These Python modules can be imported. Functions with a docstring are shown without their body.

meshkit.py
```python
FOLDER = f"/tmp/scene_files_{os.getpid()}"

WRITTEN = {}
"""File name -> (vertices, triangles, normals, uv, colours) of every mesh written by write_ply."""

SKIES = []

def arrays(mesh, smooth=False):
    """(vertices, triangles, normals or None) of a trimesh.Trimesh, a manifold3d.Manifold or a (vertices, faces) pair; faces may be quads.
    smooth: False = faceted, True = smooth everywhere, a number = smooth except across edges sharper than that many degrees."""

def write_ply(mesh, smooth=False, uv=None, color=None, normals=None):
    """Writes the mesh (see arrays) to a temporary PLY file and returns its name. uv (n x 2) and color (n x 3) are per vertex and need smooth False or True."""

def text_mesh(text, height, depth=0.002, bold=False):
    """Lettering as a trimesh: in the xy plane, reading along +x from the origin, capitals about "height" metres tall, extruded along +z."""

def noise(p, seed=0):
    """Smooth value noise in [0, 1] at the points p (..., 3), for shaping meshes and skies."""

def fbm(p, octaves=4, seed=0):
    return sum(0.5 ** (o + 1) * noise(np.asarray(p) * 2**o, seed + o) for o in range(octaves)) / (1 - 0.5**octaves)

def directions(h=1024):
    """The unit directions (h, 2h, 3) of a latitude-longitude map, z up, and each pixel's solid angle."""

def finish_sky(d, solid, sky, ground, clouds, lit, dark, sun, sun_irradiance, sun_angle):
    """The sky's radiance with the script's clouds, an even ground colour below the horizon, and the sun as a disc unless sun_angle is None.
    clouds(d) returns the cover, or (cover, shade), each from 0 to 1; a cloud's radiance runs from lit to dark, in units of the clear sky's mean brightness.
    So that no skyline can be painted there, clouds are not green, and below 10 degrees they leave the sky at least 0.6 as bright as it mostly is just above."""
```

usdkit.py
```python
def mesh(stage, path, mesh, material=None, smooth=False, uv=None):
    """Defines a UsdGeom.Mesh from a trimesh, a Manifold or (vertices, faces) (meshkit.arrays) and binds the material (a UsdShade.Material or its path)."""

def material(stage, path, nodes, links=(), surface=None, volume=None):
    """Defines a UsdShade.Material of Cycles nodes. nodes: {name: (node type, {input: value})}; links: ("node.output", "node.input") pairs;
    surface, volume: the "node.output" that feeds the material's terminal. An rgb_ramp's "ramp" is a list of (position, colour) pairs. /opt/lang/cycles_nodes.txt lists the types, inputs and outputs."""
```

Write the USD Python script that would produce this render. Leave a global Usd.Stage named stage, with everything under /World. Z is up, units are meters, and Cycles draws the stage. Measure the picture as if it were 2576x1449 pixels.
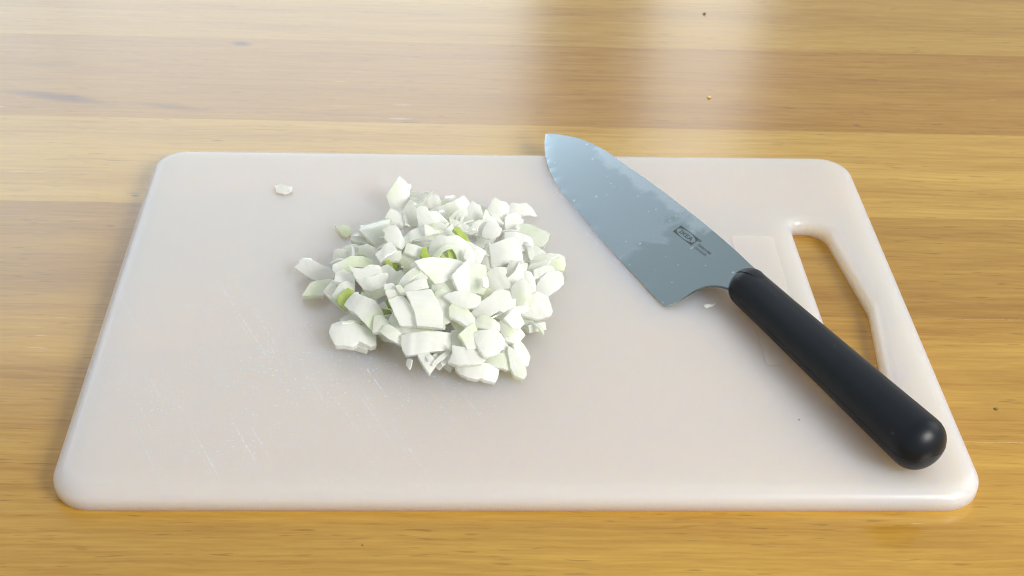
import math, numpy as np, trimesh, usdkit, meshkit
from scipy.spatial import Delaunay
from shapely.geometry import Polygon, Point
from shapely import contains_xy
from pxr import Usd, UsdGeom, UsdLux, UsdShade, Gf, Sdf
stage = Usd.Stage.CreateInMemory()
UsdGeom.SetStageUpAxis(stage, UsdGeom.Tokens.z); UsdGeom.SetStageMetersPerUnit(stage, 1.0)
UsdGeom.Xform.Define(stage, '/World'); UsdGeom.Scope.Define(stage, '/World/Looks')
rng = np.random.default_rng(7)

# ---------------------------------------------------------------- camera
EXPOSURE = 0.58
CAM = np.array([-0.02821547, -0.48754988, 0.36969463]); FOC = 1.39386367
PITCH, ROLL, YAW = 0.63093403, 0.0411217, 0.05632551
fw = np.array([math.sin(YAW)*math.cos(PITCH), math.cos(YAW)*math.cos(PITCH), -math.sin(PITCH)])
rt = np.cross(fw, [0, 0, 1]); rt /= np.linalg.norm(rt); up = np.cross(rt, fw)
rt, up = rt*math.cos(ROLL)+up*math.sin(ROLL), up*math.cos(ROLL)-rt*math.sin(ROLL)
cam = UsdGeom.Camera.Define(stage, '/World/camera')
M = Gf.Matrix4d(); M.SetRow(0, Gf.Vec4d(*rt, 0)); M.SetRow(1, Gf.Vec4d(*up, 0)); M.SetRow(2, Gf.Vec4d(*(-fw), 0)); M.SetRow(3, Gf.Vec4d(*CAM, 1))
cam.AddTransformOp().Set(M)
cam.CreateHorizontalApertureAttr(36.0); cam.CreateVerticalApertureAttr(20.25); cam.CreateFocalLengthAttr(36.0*FOC)
cam.CreateFStopAttr(26.0); cam.CreateFocusDistanceAttr(0.575); cam.CreateExposureAttr(EXPOSURE)
cam.CreateClippingRangeAttr(Gf.Vec2f(0.01, 100))

# ---------------------------------------------------------------- lamps: a big soft window light from the right front, two windows behind the table
def rect_light(name, pos, target, w, h, color, inten):
    l = UsdLux.RectLight.Define(stage, '/World/'+name)
    l.CreateWidthAttr(w); l.CreateHeightAttr(h); l.CreateColorAttr(Gf.Vec3f(*color)); l.CreateIntensityAttr(inten)
    z = np.array(pos, float)-np.array(target, float); z /= np.linalg.norm(z)
    x = np.cross([0, 0, 1], z); x /= np.linalg.norm(x); y = np.cross(z, x)
    m = Gf.Matrix4d()
    for i, (v, k) in enumerate(((x, 0), (y, 0), (z, 0), (pos, 1))): m.SetRow(i, Gf.Vec4d(*map(float, v), k))
    l.AddTransformOp().Set(m)
rect_light('key_lamp', (0.78, -0.72, 0.70), (0.02, 0.0, 0.0), 0.46, 0.46, (1.0, 0.965, 0.925), 17.2)
rect_light('side_lamp', (1.35, 0.35, 0.85), (0.05, 0.0, 0.0), 0.9, 0.9, (1.0, 0.98, 0.95), 1.3)
rect_light('window_lamp', (-0.31, 2.0, 0.85), (-0.31, 0, 0.85), 0.88, 1.02, (0.80, 0.91, 1.0), 2.0)
rect_light('tall_window_lamp', (-1.28, 2.0, 1.00), (-1.28, 0, 1.00), 1.04, 1.32, (0.76, 0.89, 1.0), 1.9)
rect_light('narrow_window_lamp', (0.46, 2.0, 0.85), (0.46, 0, 0.85), 0.20, 1.0, (0.88, 0.95, 1.0), 1.7)
dome = UsdLux.DomeLight.Define(stage, '/World/room_light')
room = usdkit.material(stage, '/World/Looks/room_ambience', {'b': ('background_shader', {'color': (0.97, 0.985, 1.0), 'strength': 0.42})}, surface='b.background')
UsdShade.MaterialBindingAPI.Apply(dome.GetPrim()).Bind(room)

# ---------------------------------------------------------------- helpers
used = {}
def numbered(path):
    n = used.get(path, -1)+1; used[path] = n
    return path if n == 0 else '%s_%03d' % (path, n)
def tag(prim, label=None, cat=None, group=None, kind=None):
    p = prim.GetPrim() if hasattr(prim, 'GetPrim') else prim
    for k, v in (('label', label), ('category', cat), ('group', group), ('kind', kind)):
        if v: p.SetCustomDataByKey(k, v)
    return prim
def obj(name, mesh, mat, parent=None, smooth=30):
    base = parent.GetPath().pathString if parent is not None else '/World'
    return usdkit.mesh(stage, numbered(base+'/'+name), mesh, mat, smooth=smooth)
def thing(name):
    return UsdGeom.Xform.Define(stage, numbered('/World/'+name))
def mat(name, nodes, links, surface='p.BSDF'):
    return usdkit.material(stage, '/World/Looks/'+name, nodes, links, surface=surface)
def ray(px, py):                       # px, py on a 2576 wide frame
    d = fw+rt*(px-1288)/(FOC*2576)+up*(724.5-py)/(FOC*2576)
    return d/np.linalg.norm(d)
def on(px, py, z):
    d = ray(px, py); return CAM+d*(z-CAM[2])/d[2]
BT = 0.009                             # board thickness

# ---------------------------------------------------------------- the table: glued wooden staves
def wood(name, light, dark, seed, extra=None, figure=0.42):
    n = {'g': ('geometry', {}), 'rot': ('mapping', {'rotation': (0, 0, 0.0157), 'location': (seed*1.37, seed*0.731, 0)}),
         'wob': ('noise_texture', {'scale': 9.0, 'detail': 2}), 'wobs': ('vector_math', {'math_type': 'multiply_add', 'vector2': (0, 0.006, 0)}),
         'm1': ('mapping', {'scale': (24, 430, 1)}), 'n1': ('noise_texture', {'scale': 1.0, 'detail': 6, 'roughness': 0.7}),
         'm2': ('mapping', {'scale': (3.2, 48, 1)}), 'n2': ('noise_texture', {'scale': 1.0, 'detail': 3}),
         'm3': ('mapping', {'scale': (75, 720, 1)}), 'n3': ('noise_texture', {'scale': 1.0, 'detail': 1}),
         'm4': ('mapping', {'scale': (36, 640, 1), 'location': (7.7, 3.1, 0)}), 'n4': ('noise_texture', {'scale': 1.0, 'detail': 2}),
         'm5': ('mapping', {'scale': (14, 120, 1), 'location': (2.7, 9.1, 0)}), 'n5': ('noise_texture', {'scale': 1.0, 'detail': 2}),
         'mixf': ('mix_float', {'fac': figure}), 'ramp': ('rgb_ramp', {'ramp': [(0.35, dark), (0.50, tuple(0.5*a+0.5*b for a, b in zip(light, dark))), (0.65, light)]}),
         'pore': ('map_range', {'range_type': 'smoothstep', 'from_min': 0.61, 'from_max': 0.72, 'to_min': 0, 'to_max': 0.46, 'clamp': True}),
         'poreg': ('map_range', {'range_type': 'smoothstep', 'from_min': 0.42, 'from_max': 0.60, 'to_min': 0.12, 'to_max': 1, 'clamp': True}),
         'porem': ('math', {'math_type': 'multiply'}),
         'dk': ('mix', {'mix_type': 'mix', 'color2': tuple(c*0.42 for c in dark)}),
         'scr': ('map_range', {'range_type': 'smoothstep', 'from_min': 0.70, 'from_max': 0.74, 'to_min': 0, 'to_max': 0.55, 'clamp': True}),
         'scg': ('map_range', {'range_type': 'smoothstep', 'from_min': 0.50, 'from_max': 0.62, 'to_min': 0, 'to_max': 1, 'clamp': True}), 'scm': ('math', {'math_type': 'multiply'}), 'sc': ('mix', {'mix_type': 'mix', 'color2': (0.56, 0.50, 0.50)}),
         'rough': ('map_range', {'from_min': 0.3, 'from_max': 0.7, 'to_min': 0.15, 'to_max': 0.24}),
         'bp': ('bump', {'strength': 0.12, 'distance': 0.0004}),
         'p': ('principled_bsdf', {'specular_ior_level': 0.5, 'coat_weight': 0.25, 'coat_roughness': 0.16})}
    l = [('g.position', 'rot.vector'), ('rot.vector', 'wob.vector'), ('wob.color', 'wobs.vector1'), ('rot.vector', 'wobs.vector3')]
    for k in '12345': l += [('wobs.vector', 'm%s.vector' % k), ('m%s.vector' % k, 'n%s.vector' % k)]
    l += [('n1.fac', 'mixf.a'), ('n2.fac', 'mixf.b'), ('mixf.result', 'ramp.fac'), ('n3.fac', 'pore.value'), ('n5.fac', 'poreg.value'),
          ('pore.result', 'porem.value1'), ('poreg.result', 'porem.value2'), ('porem.value', 'dk.fac'), ('ramp.color', 'dk.color1'),
          ('n4.fac', 'scr.value'), ('wob.fac', 'scg.value'), ('scr.result', 'scm.value1'), ('scg.result', 'scm.value2'), ('scm.value', 'sc.fac'), ('dk.color', 'sc.color1'),
          ('n1.fac', 'rough.value'), ('rough.result', 'p.roughness'), ('n1.fac', 'bp.height'), ('bp.normal', 'p.normal')]
    last = 'sc.color'
    for i, (x0, y0, x1, y1, wid, amt) in enumerate(extra or []):     # dark mineral streaks and knots grown in the stave
        L = math.hypot(x1-x0, y1-y0); ang = math.atan2(y1-y0, x1-x0); k = 'k%d' % i
        cx, cy = (x0+x1)/2, (y0+y1)/2; ca, sa = math.cos(-ang), math.sin(-ang)
        n[k+'c'] = ('mapping', {'location': (-cx, -cy, 0)}); n[k+'r'] = ('mapping', {'rotation': (0, 0, -ang), 'scale': (1, 1, 0)})
        n[k+'w'] = ('vector_math', {'math_type': 'multiply_add', 'vector2': (0, 0.5*wid, 0)})
        n[k+'s'] = ('mapping', {'scale': (2/L, 1/wid, 0), 'location': (0, -0.25, 0)}); n[k+'l'] = ('vector_math', {'math_type': 'length'})
        n[k+'f'] = ('map_range', {'range_type': 'smoothstep', 'from_min': 1.0, 'from_max': 0.1, 'to_min': 0, 'to_max': amt, 'clamp': True})
        n[k+'m'] = ('mix', {'mix_type': 'mix', 'color2': (0.13, 0.068, 0.028)})
        l += [('g.position', k+'c.vector'), (k+'c.vector', k+'r.vector'), ('n2.color', k+'w.vector1'), (k+'r.vector', k+'w.vector3'), (k+'w.vector', k+'s.vector'),
              (k+'s.vector', k+'l.vector1'), (k+'l.value', k+'f.value'), (k+'f.result', k+'m.fac'), (last, k+'m.color1')]
        last = k+'m.color'
    l.append((last, 'p.base_color'))
    return mat(name, n, l)
def w2(px, py): return tuple(on(px, py, 0)[:2])
def streak(a, b, wid, amt): return (*w2(*a), *w2(*b), wid, amt)
SL = math.tan(0.0157)
edges = [0.423, 0.337, 0.2535, 0.1612, 0.0802, 0.0005, -0.0785, -0.158, -0.24]
woods = [wood('wood_stave_one', (0.420, 0.265, 0.054), (0.273, 0.141, 0.021), 1), wood('wood_stave_two', (0.435, 0.276, 0.058), (0.294, 0.156, 0.023), 2),
         wood('wood_stave_three', (0.386, 0.223, 0.040), (0.260, 0.125, 0.016), 3,
              [streak((-40, 222), (330, 268), 0.006, 0.8), streak((300, 256), (560, 281), 0.004, 0.5), streak((570, 107), (645, 113), 0.0045, 0.95), streak((50, 162), (190, 166), 0.0035, 0.25),
               streak((150, 241), (215, 245), 0.0025, 0.5), streak((700, 285), (1000, 292), 0.002, 0.28), streak((2140, 315), (2170, 316), 0.002, 0.6)]),
         wood('wood_stave_four', (0.489, 0.319, 0.068), (0.327, 0.180, 0.028), 4,
              [streak((522, 353), (570, 354), 0.0012, 0.6), streak((310, 486), (363, 487), 0.0013, 0.5), streak((-5, 335), (60, 338), 0.001, 0.3), streak((325, 492), (355, 493), 0.0014, 0.85)]),
         wood('wood_stave_five', (0.375, 0.223, 0.038), (0.243, 0.118, 0.016), 5,
              [streak((260, 568), (297, 569), 0.0012, 0.7), streak((40, 650), (75, 652), 0.001, 0.5), streak((45, 552), (90, 555), 0.001, 0.5), streak((200, 770), (300, 775), 0.001, 0.35)]),
         wood('wood_stave_six', (0.428, 0.255, 0.044), (0.278, 0.139, 0.018), 6), wood('wood_stave_seven', (0.453, 0.277, 0.046), (0.307, 0.155, 0.020), 8, figure=0.4),
         wood('wood_stave_eight', (0.410, 0.248, 0.043), (0.270, 0.134, 0.018), 9)]
table = thing('wooden_table')
tag(table, 'oiled golden wooden table of long glued boards under the cutting board', 'table')
def stave(y0, y1):
    c, g, T = 0.00003, 0.00001, 0.03
    y0 += g; y1 -= g
    prof = [(y0, -T), (y0, -c), (y0+c, 0), (y1-c, 0), (y1, -c), (y1, -T)]
    v, f = [], []
    for x in (-0.75, 0.75):
        v += [(x, y-SL*x, z) for y, z in prof]
    for i in range(6):
        j = (i+1) % 6; f += [(i, i+6, j+6), (i, j+6, j)]
    f += [(0, 1, 2), (0, 2, 3), (0, 3, 5), (3, 4, 5)]; f += [(a+6, c2+6, b+6) for a, b, c2 in f[-4:]]
    m = trimesh.Trimesh(v, f, process=False); m.fix_normals(); return m
for i in range(8): obj('plank', stave(edges[i+1], edges[i]), woods[i], table, smooth=False)

# ---------------------------------------------------------------- cutting board
BWX, BWY, CR = 0.17, 0.12, 0.0155
def rounded(pts, radii, step=0.0012):
    """counter-clockwise corner polygon with a fillet at every corner, resampled"""
    pts = np.array(pts, float); n = len(pts); out = []
    for i in range(n):
        p, a, b = pts[i], pts[i-1], pts[(i+1) % n]
        u, v = (a-p)/np.linalg.norm(a-p), (b-p)/np.linalg.norm(b-p)
        th = math.acos(np.clip(u@v, -1, 1)); r = radii[i]; d = r/math.tan(th/2)
        bis = (u+v)/np.linalg.norm(u+v); c = p+bis*r/math.sin(th/2)
        s, e = p+u*d-c, p+v*d-c
        a0, a1 = math.atan2(s[1], s[0]), math.atan2(e[1], e[0])
        da = (a1-a0+math.pi) % (2*math.pi)-math.pi
        k = max(3, int(abs(da)*r/step))
        out += [c+r*np.array([math.cos(a0+da*t), math.sin(a0+da*t)]) for t in np.linspace(0, 1, k+1)]
    out = np.array(out); L = np.r_[out, out[:1]]; s = np.r_[0, np.cumsum(np.linalg.norm(np.diff(L, axis=0), axis=1))]
    q = np.arange(0, s[-1], step)
    return np.stack([np.interp(q, s, L[:, 0]), np.interp(q, s, L[:, 1])], 1)
def loop_normals(L):
    t = np.roll(L, -1, 0)-np.roll(L, 1, 0); t /= np.linalg.norm(t, axis=1, keepdims=True)
    n = np.stack([t[:, 1], -t[:, 0]], 1)
    for _ in range(2): n = (n+np.roll(n, 1, 0)+np.roll(n, -1, 0))
    return n/np.linalg.norm(n, axis=1, keepdims=True)
outer = rounded([(-BWX, -BWY), (BWX, -BWY), (BWX, BWY), (-BWX, BWY)], [CR]*4)
hole = rounded([(0.1315, -0.066), (0.146, -0.066), (0.1535, -0.003), (0.146, 0.060), (0.1305, 0.060)][::1], [0.0045, 0.009, 0.012, 0.011, 0.0045], step=0.0008)
panel = rounded([(0.1002, -0.046), (0.1185, -0.046), (0.1205, 0.048), (0.1002, 0.048)], [0.0006]*4, step=0.001)
BH = BT-0.0004
prof = [(0.0012, 0.0), (0.0003, 0.0004), (0.0, 0.0012), (0.0, BH-0.0046)] + [(0.0066*(1-math.cos(a)**1.0)+0.0, BH-0.0046+0.0046*math.sin(a)) for a in np.linspace(0.12, math.pi/2, 12)]
verts, faces = [], []; rings = {}
for key, L, sgn, wid in (('o', outer, -1, 1.0), ('h', hole, -1, 0.75)):
    N = loop_normals(L)*sgn if key == 'o' else -loop_normals(L)*sgn
    rs = []
    for d, z in prof:
        start = len(verts); verts += [(*p, z) for p in L+N*d*wid]; rs.append(np.arange(start, len(verts)))
    for a, b in zip(rs[:-1], rs[1:]):
        a2, b2 = np.roll(a, -1), np.roll(b, -1)
        q = np.vstack([np.stack([a, a2, b2], 1), np.stack([a, b2, b], 1)])
        faces.append(q if key == 'o' else q[:, ::-1])
    rings[key] = rs
start = len(verts); verts += [(*p, BH) for p in panel]; pr_top = np.arange(start, len(verts))
pin = panel-loop_normals(panel)*0.0005
start = len(verts); verts += [(*p, BH-0.00028) for p in pin]; pr_low = np.arange(start, len(verts))
a, b = pr_top, pr_low; a2, b2 = np.roll(a, -1), np.roll(b, -1)
faces.append(np.vstack([np.stack([a, a2, b2], 1), np.stack([a, b2, b], 1)]))
V = np.array(verts)
def cap(outer_i, holes_i, upward):
    idx = np.concatenate([outer_i]+holes_i)
    import mapbox_earcut as me
    t = me.triangulate_float64(V[idx][:, :2], np.cumsum([len(outer_i)]+[len(h) for h in holes_i]).astype(np.uint32)).reshape(-1, 3)
    f = idx[t]; c = np.cross(V[f[:, 1]]-V[f[:, 0]], V[f[:, 2]]-V[f[:, 0]])[:, 2]
    bad = (c > 0) != upward; f[bad] = f[bad][:, ::-1]; return f
faces.append(cap(rings['o'][-1], [rings['h'][-1], pr_top], True))
faces.append(cap(pr_low, [], True))
V = V+(0, 0, 0.0004)
faces.append(cap(rings['o'][0], [rings['h'][0]], False))
board_mesh = trimesh.Trimesh(V, np.vstack(faces), process=False)
panel_mesh = trimesh.creation.extrude_polygon(Polygon(pin).buffer(-0.0001), 0.00012, engine='earcut'); panel_mesh.apply_translation((0, 0, BT-0.00024))
board_nodes = {'g': ('geometry', {}), 'wx': ('wave_texture', {'bands_direction': 'x', 'scale': 230}), 'wy': ('wave_texture', {'bands_direction': 'y', 'scale': 230}), 'ws': ('math', {'math_type': 'add'}),
    'sp': ('noise_texture', {'scale': 900, 'detail': 1}), 'spt': ('map_range', {'range_type': 'smoothstep', 'from_min': 0.65, 'from_max': 0.73, 'to_min': 0, 'to_max': 1, 'clamp': True}),
    'zc': ('mapping', {'location': (0.075, 0.045, 0)}), 'zs': ('mapping', {'scale': (1/0.10, 1/0.075, 0)}), 'zl': ('vector_math', {'math_type': 'length'}), 'yc': ('mapping', {'location': (-0.048, -0.040, 0)}), 'yr': ('mapping', {'rotation': (0, 0, 1.15)}), 'ys': ('mapping', {'scale': (1/0.075, 1/0.022, 0)}), 'yl': ('vector_math', {'math_type': 'length'}), 'yz': ('math', {'math_type': 'minimum'}), 'ya': ('math', {'math_type': 'add', 'value2': 0.15}),
    'zn': ('noise_texture', {'scale': 34, 'detail': 3}), 'za': ('math', {'math_type': 'multiply_add', 'value2': 2.4}), 'zm': ('map_range', {'range_type': 'smoothstep', 'from_min': 2.3, 'from_max': 1.3, 'to_min': 0.03, 'to_max': 1, 'clamp': True}),
    'cr': ('mapping', {'rotation': (0, 0, 1.10)}), 'cs': ('mapping', {'scale': (11, 800, 0)}), 'cn': ('noise_texture', {'scale': 1, 'detail': 1}),
    'ct': ('map_range', {'range_type': 'smoothstep', 'from_min': 0.65, 'from_max': 0.72, 'to_min': 0, 'to_max': 1, 'clamp': True}),
    'sp2': ('noise_texture', {'scale': 420, 'detail': 2}), 'sp2t': ('map_range', {'range_type': 'smoothstep', 'from_min': 0.45, 'from_max': 0.6, 'to_min': 0.1, 'to_max': 1, 'clamp': True}),
    'cm': ('math', {'math_type': 'multiply'}), 'mx': ('math', {'math_type': 'maximum'}), 'mk': ('math', {'math_type': 'multiply'}), 'mks': ('math', {'math_type': 'multiply', 'value2': 0.32}),
    'col': ('mix', {'mix_type': 'mix', 'color1': (0.994, 0.630, 0.505), 'color2': (0.98, 0.98, 0.98)}),
    'bh': ('math', {'math_type': 'multiply_add', 'value2': 3.0}), 'bp': ('bump', {'strength': 0.11, 'distance': 0.00012}),
    'tf': ('map_range', {'to_min': 1.0, 'to_max': 0.25}), 'nz': ('separate_xyz', {}), 'nf': ('map_range', {'range_type': 'smoothstep', 'from_min': 0.35, 'from_max': 1.0, 'to_min': 0.06, 'to_max': 0.10, 'clamp': True}), 'ff': ('math', {'math_type': 'multiply'}), 'tr': ('translucent_bsdf', {'color': (0.95, 0.9, 0.85)}), 'ms': ('mix_closure', {'fac': 0.44}),
    'df': ('diffuse_bsdf', {'color': (0.95, 0.95, 0.95)}), 'md': ('mix_closure', {}),
    'p': ('principled_bsdf', {'roughness': 0.30, 'specular_ior_level': 0.6, 'subsurface_weight': 1.0, 'subsurface_scale': 0.0095, 'subsurface_radius': (0.76, 0.48, 0.22)})}
board_links = [('g.position', 'wx.vector'), ('g.position', 'wy.vector'), ('wx.fac', 'ws.value1'), ('wy.fac', 'ws.value2'),
    ('g.position', 'sp.vector'), ('sp.fac', 'spt.value'), ('g.position', 'zc.vector'), ('zc.vector', 'zs.vector'), ('zs.vector', 'zl.vector1'), ('g.position', 'zn.vector'), ('zn.fac', 'za.value1'), ('zl.value', 'yz.value1'), ('g.position', 'yc.vector'), ('yc.vector', 'yr.vector'), ('yr.vector', 'ys.vector'), ('ys.vector', 'yl.vector1'), ('yl.value', 'ya.value1'), ('ya.value', 'yz.value2'), ('yz.value', 'za.value3'), ('za.value', 'zm.value'),
    ('g.position', 'cr.vector'), ('cr.vector', 'cs.vector'), ('cs.vector', 'cn.vector'), ('cn.fac', 'ct.value'), ('g.position', 'sp2.vector'), ('sp2.fac', 'sp2t.value'), ('ct.result', 'cm.value1'), ('sp2t.result', 'cm.value2'),
    ('spt.result', 'mx.value1'), ('cm.value', 'mx.value2'), ('mx.value', 'mk.value1'), ('zm.result', 'mk.value2'), ('mk.value', 'mks.value1'), ('mks.value', 'col.fac'), ('mks.value', 'tf.value'), ('tf.result', 'ff.value1'), ('g.true_normal', 'nz.vector'), ('nz.z', 'nf.value'), ('nf.result', 'ff.value2'), ('ff.value', 'ms.fac'), ('col.color', 'p.base_color'),
    ('mk.value', 'bh.value1'), ('ws.value', 'bh.value3'), ('bh.value', 'bp.height'), ('bp.normal', 'p.normal'), ('p.BSDF', 'ms.closure1'), ('tr.BSDF', 'ms.closure2'), ('mks.value', 'md.fac'), ('ms.closure', 'md.closure1'), ('df.BSDF', 'md.closure2')]
board_mat = mat('board_plastic', board_nodes, board_links, 'md.closure')
panel_mat = mat('board_smooth_plastic', {'t': ('transparent_bsdf', {}), 'p': ('principled_bsdf', {'base_color': (0.80, 0.775, 0.745), 'roughness': 0.22}), 'm': ('mix_closure', {'fac': 0.15})}, [('t.BSDF', 'm.closure1'), ('p.BSDF', 'm.closure2')], 'm.closure')
board = thing('cutting_board')
tag(board, 'white translucent plastic cutting board with a grip slot at its right end', 'cutting board')
obj('board_slab', board_mesh, board_mat, board, smooth=40)
obj('smooth_panel', panel_mesh, panel_mat, board, smooth=False)

# ---------------------------------------------------------------- knife
def c5(x, y): return ((2150+x/1.9316)/1.59006, (500+y/1.9316)/1.59006)
def c6(x, y): return ((2850+x/1.61)/1.59006, (1000+y/1.61)/1.59006)
P_neck, P_tip, P_heel = on(*c5(1600, 1180), 0.0182), on(*c5(62, 72), 0.0118), on(*c5(985, 1402), 0.0097)
bn = np.cross(P_tip-P_heel, P_neck-P_heel); bn /= np.linalg.norm(bn); bn *= np.sign(bn[2])
bu = P_neck-P_tip; bu -= bn*(bu@bn); bu /= np.linalg.norm(bu); bv = np.cross(bn, bu)        # bu: tip to handle, bv: towards the spine
def blade_uv(px, py):
    d = ray(px, py); p = CAM+d*((P_tip-CAM)@bn)/(d@bn); return np.array([(p-P_tip)@bu, (p-P_tip)@bv])
def blade_pt(u, v, w=0.0): return P_tip+np.outer(np.atleast_1d(u), bu)+np.outer(np.atleast_1d(v), bv)+np.outer(np.broadcast_to(w, np.shape(np.atleast_1d(u))), bn)
spine = [(62, 72), (105, 71), (150, 75), (230, 88), (320, 110), (410, 145), (480, 180), (540, 215), (590, 250), (700, 331), (850, 433), (1000, 545), (1150, 660), (1300, 780), (1450, 907), (1560, 1005), (1640, 1082), (1760, 1190), (1700, 1330), (1600, 1330)]
under = [(1485, 1272), (1440, 1256), (1390, 1247), (1330, 1247), (1280, 1257), (1220, 1281), (1150, 1325), (1080, 1367), (1010, 1400), (985, 1402)]
cutting = [(950, 1377), (880, 1305), (800, 1217), (700, 1112), (600, 1004), (500, 897), (400, 792), (320, 706), (250, 620), (190, 532), (140, 450), (100, 370), (75, 300), (58, 220), (54, 140)]
B2 = np.array([blade_uv(*c5(*q)) for q in spine+under+cutting])
def resample(L, step):
    L = np.r_[L, L[:1]]; s = np.r_[0, np.cumsum(np.linalg.norm(np.diff(L, axis=0), axis=1))]
    q = np.linspace(0, s[-1], max(8, int(s[-1]/step)), endpoint=False); return np.stack([np.interp(q, s, L[:, 0]), np.interp(q, s, L[:, 1])], 1)
def fill(L, step, inner_poly=None):
    """triangles over the loop L with points inside; returns (points, faces), the first len(L) being L"""
    P = Polygon(L); x0, y0, x1, y1 = P.bounds
    gx, gy = np.meshgrid(np.arange(x0, x1, step), np.arange(y0, y1, step)); gx = gx+(np.arange(len(gx))[:, None] % 2)*step/2
    g = np.stack([gx.ravel(), gy.ravel()], 1); Q = P.buffer(-0.45*step)
    g = g[contains_xy(Q, g[:, 0], g[:, 1])] if not Q.is_empty else g[:0]
    pts = np.vstack([L, g]); t = Delaunay(pts).simplices; c = pts[t].mean(1)
    t = t[contains_xy(P, c[:, 0], c[:, 1])]
    d1, d2 = pts[t[:, 1]]-pts[t[:, 0]], pts[t[:, 2]]-pts[t[:, 0]]; s = d1[:, 0]*d2[:, 1]-d1[:, 1]*d2[:, 0]
    t[s < 0] = t[s < 0][:, ::-1]
    return pts, t[np.abs(s) > 1e-12]
def signed(L):
    return L if Polygon(L).exterior.is_ccw else L[::-1]
BL = signed(resample(B2, 0.0016))
from shapely import LineString, distance, points as shp_points
cut_line = LineString(np.array([blade_uv(*c5(*q)) for q in [(985, 1402)]+cutting+[(62, 72)]]))
def half_thick(p2):                                  # hollow towards the cutting edge, 0.85 mm half thickness at the spine
    d = distance(cut_line, shp_points(p2)); return np.interp(d, [0, 0.0012, 0.03, 0.05], [0.00008, 0.00026, 0.00072, 0.00085])
pts, tri = fill(BL, 0.003)
wtop = half_thick(pts)
n = len(BL)
top, bot = blade_pt(pts[:, 0], pts[:, 1], wtop), blade_pt(pts[:, 0], pts[:, 1], -wtop)
ii = np.arange(n); jj = (ii+1) % n; m_ = len(pts)
bf = np.vstack([tri, tri[:, ::-1]+m_, np.stack([ii, ii+m_, jj+m_], 1), np.stack([ii, jj+m_, jj], 1)])
blade_mesh = trimesh.Trimesh(np.vstack([top, bot]), bf, process=False)
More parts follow.
